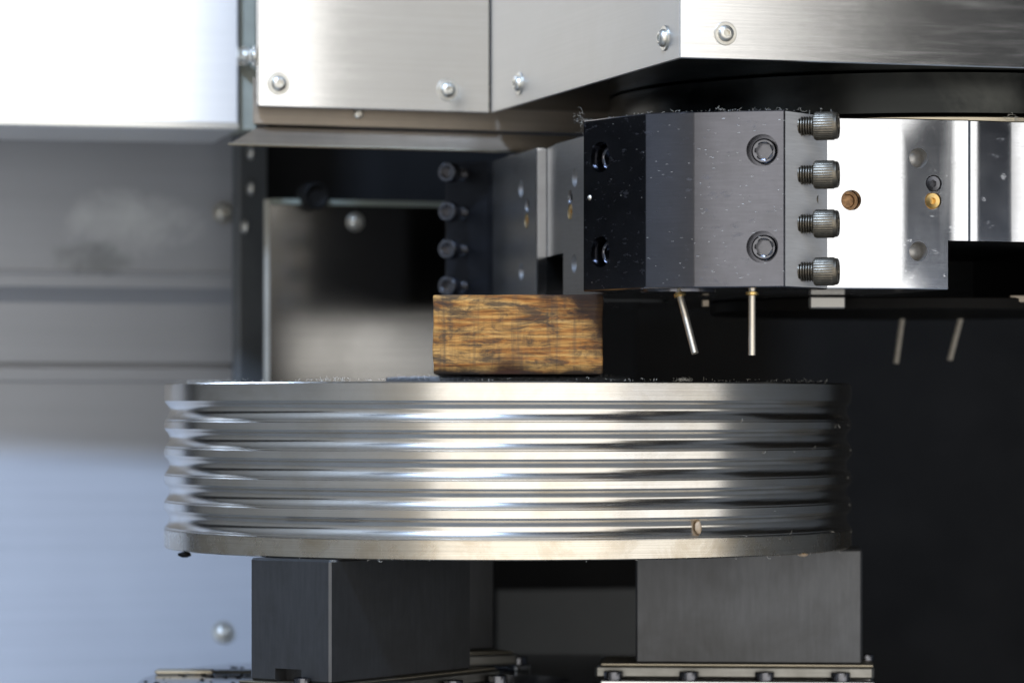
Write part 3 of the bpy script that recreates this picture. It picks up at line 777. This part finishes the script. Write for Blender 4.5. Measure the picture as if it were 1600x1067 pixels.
# keyway at the foot of the left jaw end face
kM = Matrix.Rotation(R(235.5), 4, 'Z')
kb = box_bm(0.2155, 0.2275, -0.011, 0.0085, -0.1625, -0.1525)
bmesh.ops.transform(kb, matrix=kM, verts=kb.verts)
# jaw mesh lives in jaw coordinates, its matrix is a pure turn, so cut in world space
dg = bpy.context.evaluated_depsgraph_get(); dg.update()
cut(jLo, [kb])

# ================================================================== SWARF
def curl(p, size, m_out, turns=1.0, thick=0.00012):
    ax = Vector((random.uniform(-1, 1), random.uniform(-1, 1), random.uniform(-.3, 1))).normalized()
    M = frame(p, ax); n_ = 7; pts = []
    r0 = size * random.uniform(.25, .6); ph = random.uniform(0, 6); dr = random.uniform(-.5, .8)
    for i in range(n_):
        u = i / (n_ - 1); a = ph + u * turns * random.uniform(1.5, 3.2)
        pts.append(M @ Vector((r0*(1 + dr*u)*math.cos(a), r0*(1 + dr*u)*math.sin(a), size*(u - .3)*random.uniform(.4, 1))))
    tube(pts, thick, 4, True, m_out)
def swarf(name, label, gen):
    b = bmesh.new(); gen(b)
    o = obj(name, b, M_swarf, ang=60); tag(o, label, 'swarf', kind='stuff'); return o
def g_pulley(b):
    zt = ztop + 0.0006
    def at(px, n_, spread, size):
        for _ in range(n_):
            X = (px + random.gauss(0, spread) - 800)/F*2.12 + CX
            rr = random.uniform(0.185, 0.2195)
            if abs(X) > rr: X = math.copysign(rr*0.98, X)
            Y = -math.sqrt(max(0, rr*rr - X*X)) if random.random() < .75 else math.sqrt(max(0, rr*rr - X*X))
            curl(Vector((X, Y, zt + random.uniform(0, .0012))), random.uniform(.4, 1)*size, b, 1.0, random.uniform(.00004, .00009))
    at(300, 90, 30, 0.0017); at(380, 40, 30, 0.0014); at(530, 70, 18, 0.0022); at(600, 25, 25, .0012); at(760, 40, 70, .0010)
    at(1060, 60, 8, 0.0030); at(980, 40, 40, 0.0014); at(1150, 34, 40, .0014); at(1260, 36, 30, .0018)
    # hub edge
    for _ in range(110):
        a = R(random.uniform(200, 340)); rr = random.uniform(.070, .078)
        curl(Vector((rr*math.cos(a), rr*math.sin(a), .0209 + random.uniform(0, .0007))), random.uniform(.0006, .0013), b, 1, .00006)
    # in the grooves and on the right-hand lands
    for _ in range(16):
        a = R(random.uniform(-52, -8)); i = random.randrange(1, 6)
        curl(Vector(((RP+.0001)*math.cos(a), (RP+.0001)*math.sin(a), kz(lands[i][0]) - random.uniform(-.001, .004))), random.uniform(.0006, .0022), b, 1, .00009)
    for _ in range(18):
        a = R(random.uniform(190, 350))
        curl(Vector((RP*.998*math.cos(a), RP*.998*math.sin(a), zb - .0004)), random.uniform(.0008, .0026), b, 1, .00009)
swarf('swarf', 'fine hair like swarf caught on the rim and grooves of the pulley', g_pulley)
def g_turret(b):
    edge = [Vector(q_) for q_ in bp_[:4]]
    for _ in range(60):
        i = random.randrange(3); u = random.random(); q_ = edge[i].lerp(edge[i+1], u)
        curl(Vector((q_.x + random.uniform(-.001, .003), q_.y + random.uniform(0, .012), BZ1 + random.uniform(0, .0006))), random.uniform(.0006, .0022), b, 1, .00006)
    q_ = edge[0]
    for _ in range(30): curl(Vector((q_.x + random.gauss(-.0005, .0026), q_.y + random.gauss(0, .002), BZ1 + random.gauss(.0006, .0030))), random.uniform(.001, .004), b, 1.2, .00004)
    q_ = edge[3]
    for _ in range(26): curl(Vector((q_.x + random.uniform(-.04, .03), q_.y + random.uniform(.0, .02), BZ1 + random.uniform(0, .0012))), random.uniform(.001, .003), b, 1.2, .00006)
    for _ in range(40): curl(Vector((XY(.297, 0)[0] + random.gauss(0, .004), 2.012 - D0 + random.uniform(0, .01), ZT + random.uniform(0, .003))), random.uniform(.001, .004), b, 1.2, .00009)
swarf('swarf', 'thin grey swarf strands lying along the top edge of the tool block', g_turret)
def g_specks(b):
    segs_ = [(bp_[0], bp_[1], 12), (bp_[1], bp_[2], 24), (bp_[2], bp_[3], 80)]
    for a_, b_, n_ in segs_:
        a_ = Vector(a_); b_ = Vector(b_); nn = Vector(((b_ - a_).y, -(b_ - a_).x)).normalized()
        for _ in range(n_):
            q_ = a_.lerp(b_, random.random()) + nn*0.00008
            z_ = random.uniform(BZ0 + .003, BZ1 - .003); tdir = (b_ - a_).normalized()
            L = random.uniform(.0004, .0017); h = random.uniform(-.0004, .0002)
            p0 = Vector((q_.x, q_.y, z_)); p2 = p0 + Vector((tdir.x, tdir.y, 0))*L; p1 = (p0 + p2)/2 + Vector((0, 0, h))
            tube([p0, p1, p2], random.uniform(.00005, .00011), 4, True, b)
swarf('swarf', 'tiny bright slivers stuck to the oily faces of the black tool block', g_specks)
# single larger chips
def chip(name, label, p, s, m, n=9):
    ls = []
    for k_, (q_, h_) in enumerate(((.5, 0), (1, .25), (.8, .7), (.25, 1))):
        ls.append([(math.cos(2*PI*i/n)*q_*random.uniform(.6, 1.2), math.sin(2*PI*i/n)*q_*.5*random.uniform(.7, 1.2), h_) for i in range(n)])
    b = loops(ls); M = p @ Matrix.Diagonal((s[0], s[1], s[2], 1))
    o = obj(name, b, m, None, M, 60); return tag(o, label, 'metal chip')
a = R(-90 + 31.0); pr = Vector(((RP - .003)*math.cos(a), (RP - .003)*math.sin(a), kz(826)))
chip('chip', 'small tan flake sticking in the lowest groove of the pulley', frame(pr, (math.cos(a), math.sin(a), .2)), (.0026, .0095, .0030), M_flake)
a = R(-90 - 66); chip('chip', 'dark crumb hanging under the left end of the pulley', frame(Vector((.218*math.cos(a), .218*math.sin(a), zb - .0002)), (0, 0, -1)), (.005, .004, .0035), M_dark)
a = R(-90 + 55); chip('chip', 'brown crumb caught under the right end of the pulley', frame(Vector((.219*math.cos(a), .219*math.sin(a), zb + .0004)), (0, 0, -1)), (.004, .004, .002), M_flake)
